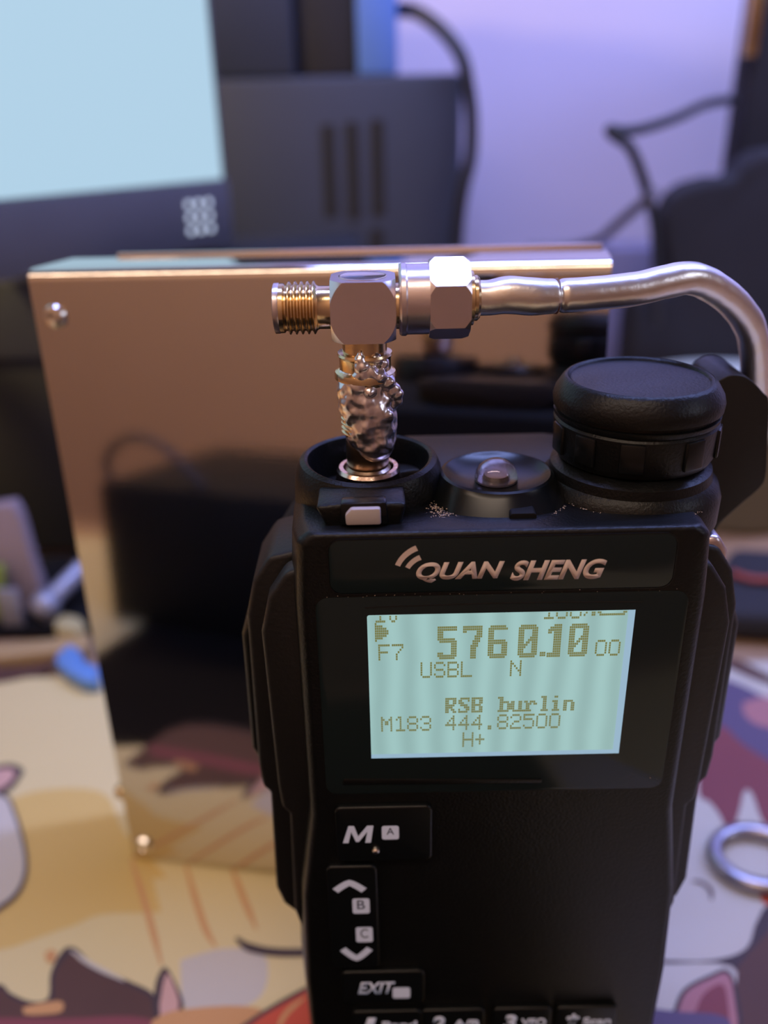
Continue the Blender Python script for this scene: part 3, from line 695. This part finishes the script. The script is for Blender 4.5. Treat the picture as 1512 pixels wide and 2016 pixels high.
bmesh.ops.subdivide_edges(bagb, edges=bagb.edges[:], cuts=3, use_grid_fill=True)
for v in bagb.verts:
    q = v.co*.035; v.co += Vector((noise.noise(q), noise.noise(q+Vector((9, 0, 0))), noise.noise(q+Vector((0, 9, 0)))))*2.2; v.co.z = max(v.co.z, -1.98)
gx0, gx1 = at(1188, 520, 380).x, at(1330, 520, 380).x
t_ = obj('lavender_box', box(gx0, gx1, 372, 400, -2, at(1240, 490, 372).z, 2), mat('lavender_card', (.20, .19, .30), .6)); tag(t_, 'low lavender grey box behind the black bag and the coax bend', 'box')
t_ = obj('bag', bagb, fabric, ang=80); tag(t_, 'slumped black fabric bag at the right below the tall column', 'bag')
cb = [at(x, y, Y) for x, y, Y in ((1445, 195, 342), (1390, 205, 320), (1330, 232, 285), (1270, 252, 270), (1230, 258, 262), (1200, 255, 260), (1212, 270, 260), (1240, 290, 260), (1262, 340, 262), (1278, 395, 270), (1288, 440, 285), (1292, 520, 300), (1292, 640, 300))]
t_ = obj('signal_cable', tube(cb, 2.0, 12, 8), cablem); tag(t_, 'black cable with a sharp kink hanging between the column and the bag', 'cable')
cb = [at(x, y, Y) for x, y, Y in ((1290, 380, 262), (1240, 420, 285), (1200, 455, 310), (1180, 470, 330), (1140, 482, 350), (1090, 487, 352), (1040, 490, 352))]
t_ = obj('grey_cable', tube(cb, 2.2, 12, 8), greyc); tag(t_, 'thin grey cable slanting down from the black bag to the enclosure top', 'cable')
# left cluster
t_ = obj('plastic_board', (prism([(p.x, p.z) for p in [at(x, y, 175) for x, y in ((-60, 1000), (30, 985), (45, 1010), (70, 1100), (104, 1200), (112, 1240), (-60, 1275))]], 172, 178, .8)), pinkgrey)
tag(t_, 'pinkish grey plastic board with a slanted edge at the left border', 'board')
t_ = obj('green_card', prism([(p.x, p.z) for p in [at(x, y, 168) for x, y in ((-60, 1120), (9, 1110), (11, 1262), (-60, 1268))]], 166, 169, .3), greenm)
tag(t_, 'green card standing in front of the pinkish grey board', 'card')
hh = at(90, 1190, 166)
jn = thing('clamp_joint', 'blue-grey metal ball joint with a short arm beside the pinkish grey board', 'clamp', (hh.x, hh.y, 0))
obj('ball', lathe([(.01, -5.0), (2.8, -4.2), (4.6, -2), (5, 0), (4.6, 2), (2.8, 4.2), (.01, 5.0)], (hh.x, hh.y, hh.z), 'z', 24), bluegrey, jn)
obj('arm', tube([hh, at(125, 1155, 172), at(165, 1115, 180)], 3.3, 14, 4), bluegrey, jn)
obj('strip', box(hh.x-14, hh.x-7, hh.y-4, hh.y-2, 2, hh.z+8, .5), bluegrey, jn)
obj('foot', tube([hh, Vector((hh.x, hh.y, 1))], 2.2, 12, 3), bluegrey, jn)
pa, pb_ = atz(-60, 1290, 3), atz(135, 1268, 3)
b = prism(rrect(-70, (pb_-pa).length/2+26, -4, 4, 1), -2, 3, .6, axis='z')
dv = (pb_-pa).normalized(); md = (pa+pb_)/2
for v in b.verts: v.co = Vector((md.x, md.y+1, 0))+dv*(v.co.x-20)+Vector((-dv.y, dv.x, 0))*v.co.y+Vector((0, 0, v.co.z))
t_ = obj('wooden_strip', b, tanw); tag(t_, 'pale wooden strip lying at the back left edge of the mat', 'wood strip')
P = [atz(x, y, 3) for x, y in ((118, 1292), (140, 1275), (160, 1290), (170, 1312), (195, 1320), (196, 1350), (165, 1350), (130, 1330), (108, 1308))]
t_ = obj('blue_clip', prism([(p.x, p.y) for p in P], 0.12, 5, 1.0, axis='z'), bluepk); tag(t_, 'bright blue plastic clip on the mat beside the enclosure edge', 'clip')
P = [atz(x, y, 3) for x, y in ((108, 1235), (130, 1222), (160, 1228), (172, 1245), (150, 1256), (112, 1252))]
t_ = obj('yellow_eraser', prism([(p.x, p.y) for p in P], -1.9, 6, 1.0, axis='z'), mat('pale_yellow', (.42, .36, .17), .6)); tag(t_, 'pale yellow lump between the wooden strip and black case', 'eraser')
t_ = obj('shade_sheet', box(-190, -62, 160, 213, -2, 2.5, 1), blackm); tag(t_, 'shade stand-in: flat black cloth between the wooden strip and the black equipment case', 'sheet')  # dark sheet added in place of the shaded cavity
# right cluster
c = at(1560, 740, 250)
tu = thing('round_tub', 'olive round tub with a cream lid behind the radio knob', 'tub', (178, 262, -2))
zt = at(1430, 708, 306).z
obj('tub_body', lathe([(34, -2), (38, 0), (43, zt-4), (43, zt-2)], (148, 262, 0), 'z', 48), olive, tu)
obj('lid', lathe([(45, zt-6), (45.5, zt-1), (44, zt), (20, zt+.6), (.01, zt+.7)], (148, 262, 0), 'z', 48), cream, tu)
P = [atz(x, y, 8) for x, y in ((1400, 1150), (1440, 1085), (1600, 1095), (1620, 1210), (1560, 1225), (1400, 1215))]
t_ = obj('pouch', prism([(p.x, p.y) for p in P], .3 if False else 0.2, 10, 3, 3, axis='z'), fabric); tag(t_, 'flat black pouch at the right behind the mat drawings', 'pouch')
t_ = obj('red_wire', tube([atz(1440, 1128, 11.5), atz(1480, 1140, 11.8), atz(1530, 1142, 11.6)], 1.2, 10, 6), redw); tag(t_, 'short dark red wire lying over the black pouch', 'wire')
rc = atz(1492, 1690, 2); b = bmesh.new()
n1, n2 = 48, 14; RG = []
for i in range(n1):
    a = 2*math.pi*i/n1
    RG.append([b.verts.new((rc.x+(9.4+1.9*math.cos(2*math.pi*k/n2))*math.cos(a), rc.y+(8.2+1.9*math.cos(2*math.pi*k/n2))*math.sin(a), 2.15+1.9*math.sin(2*math.pi*k/n2))) for k in range(n2)])
for i in range(n1):
    for k in range(n2): b.faces.new((RG[i][k], RG[(i+1) % n1][k], RG[(i+1) % n1][(k+1) % n2], RG[i][(k+1) % n2]))
t_ = obj('metal_ring', b, mat('dull_ring_steel', (.40, .38, .42), .32, 1)); tag(t_, 'thick polished metal ring lying on the mat at the right', 'ring')
# unseen things, placed only for their reflections in the enclosure
t_ = obj('reflection_box', box(-151, -70, -150, -60, 0.3, 60, 2), blackm); tag(t_, 'black box added only to give a dark reflection in the steel enclosure', 'box')
t_ = obj('loop_cable', tube([(-148, -64, 60.9), (-149, -64, 68), (-144, -64, 75), (-135, -64, 78.5), (-124, -64, 75), (-115, -64, 67), (-109, -64, 60.9)], 1.5, 10, 8), cablem); tag(t_, 'thin cable loop mirrored as an arc in the steel enclosure', 'cable')
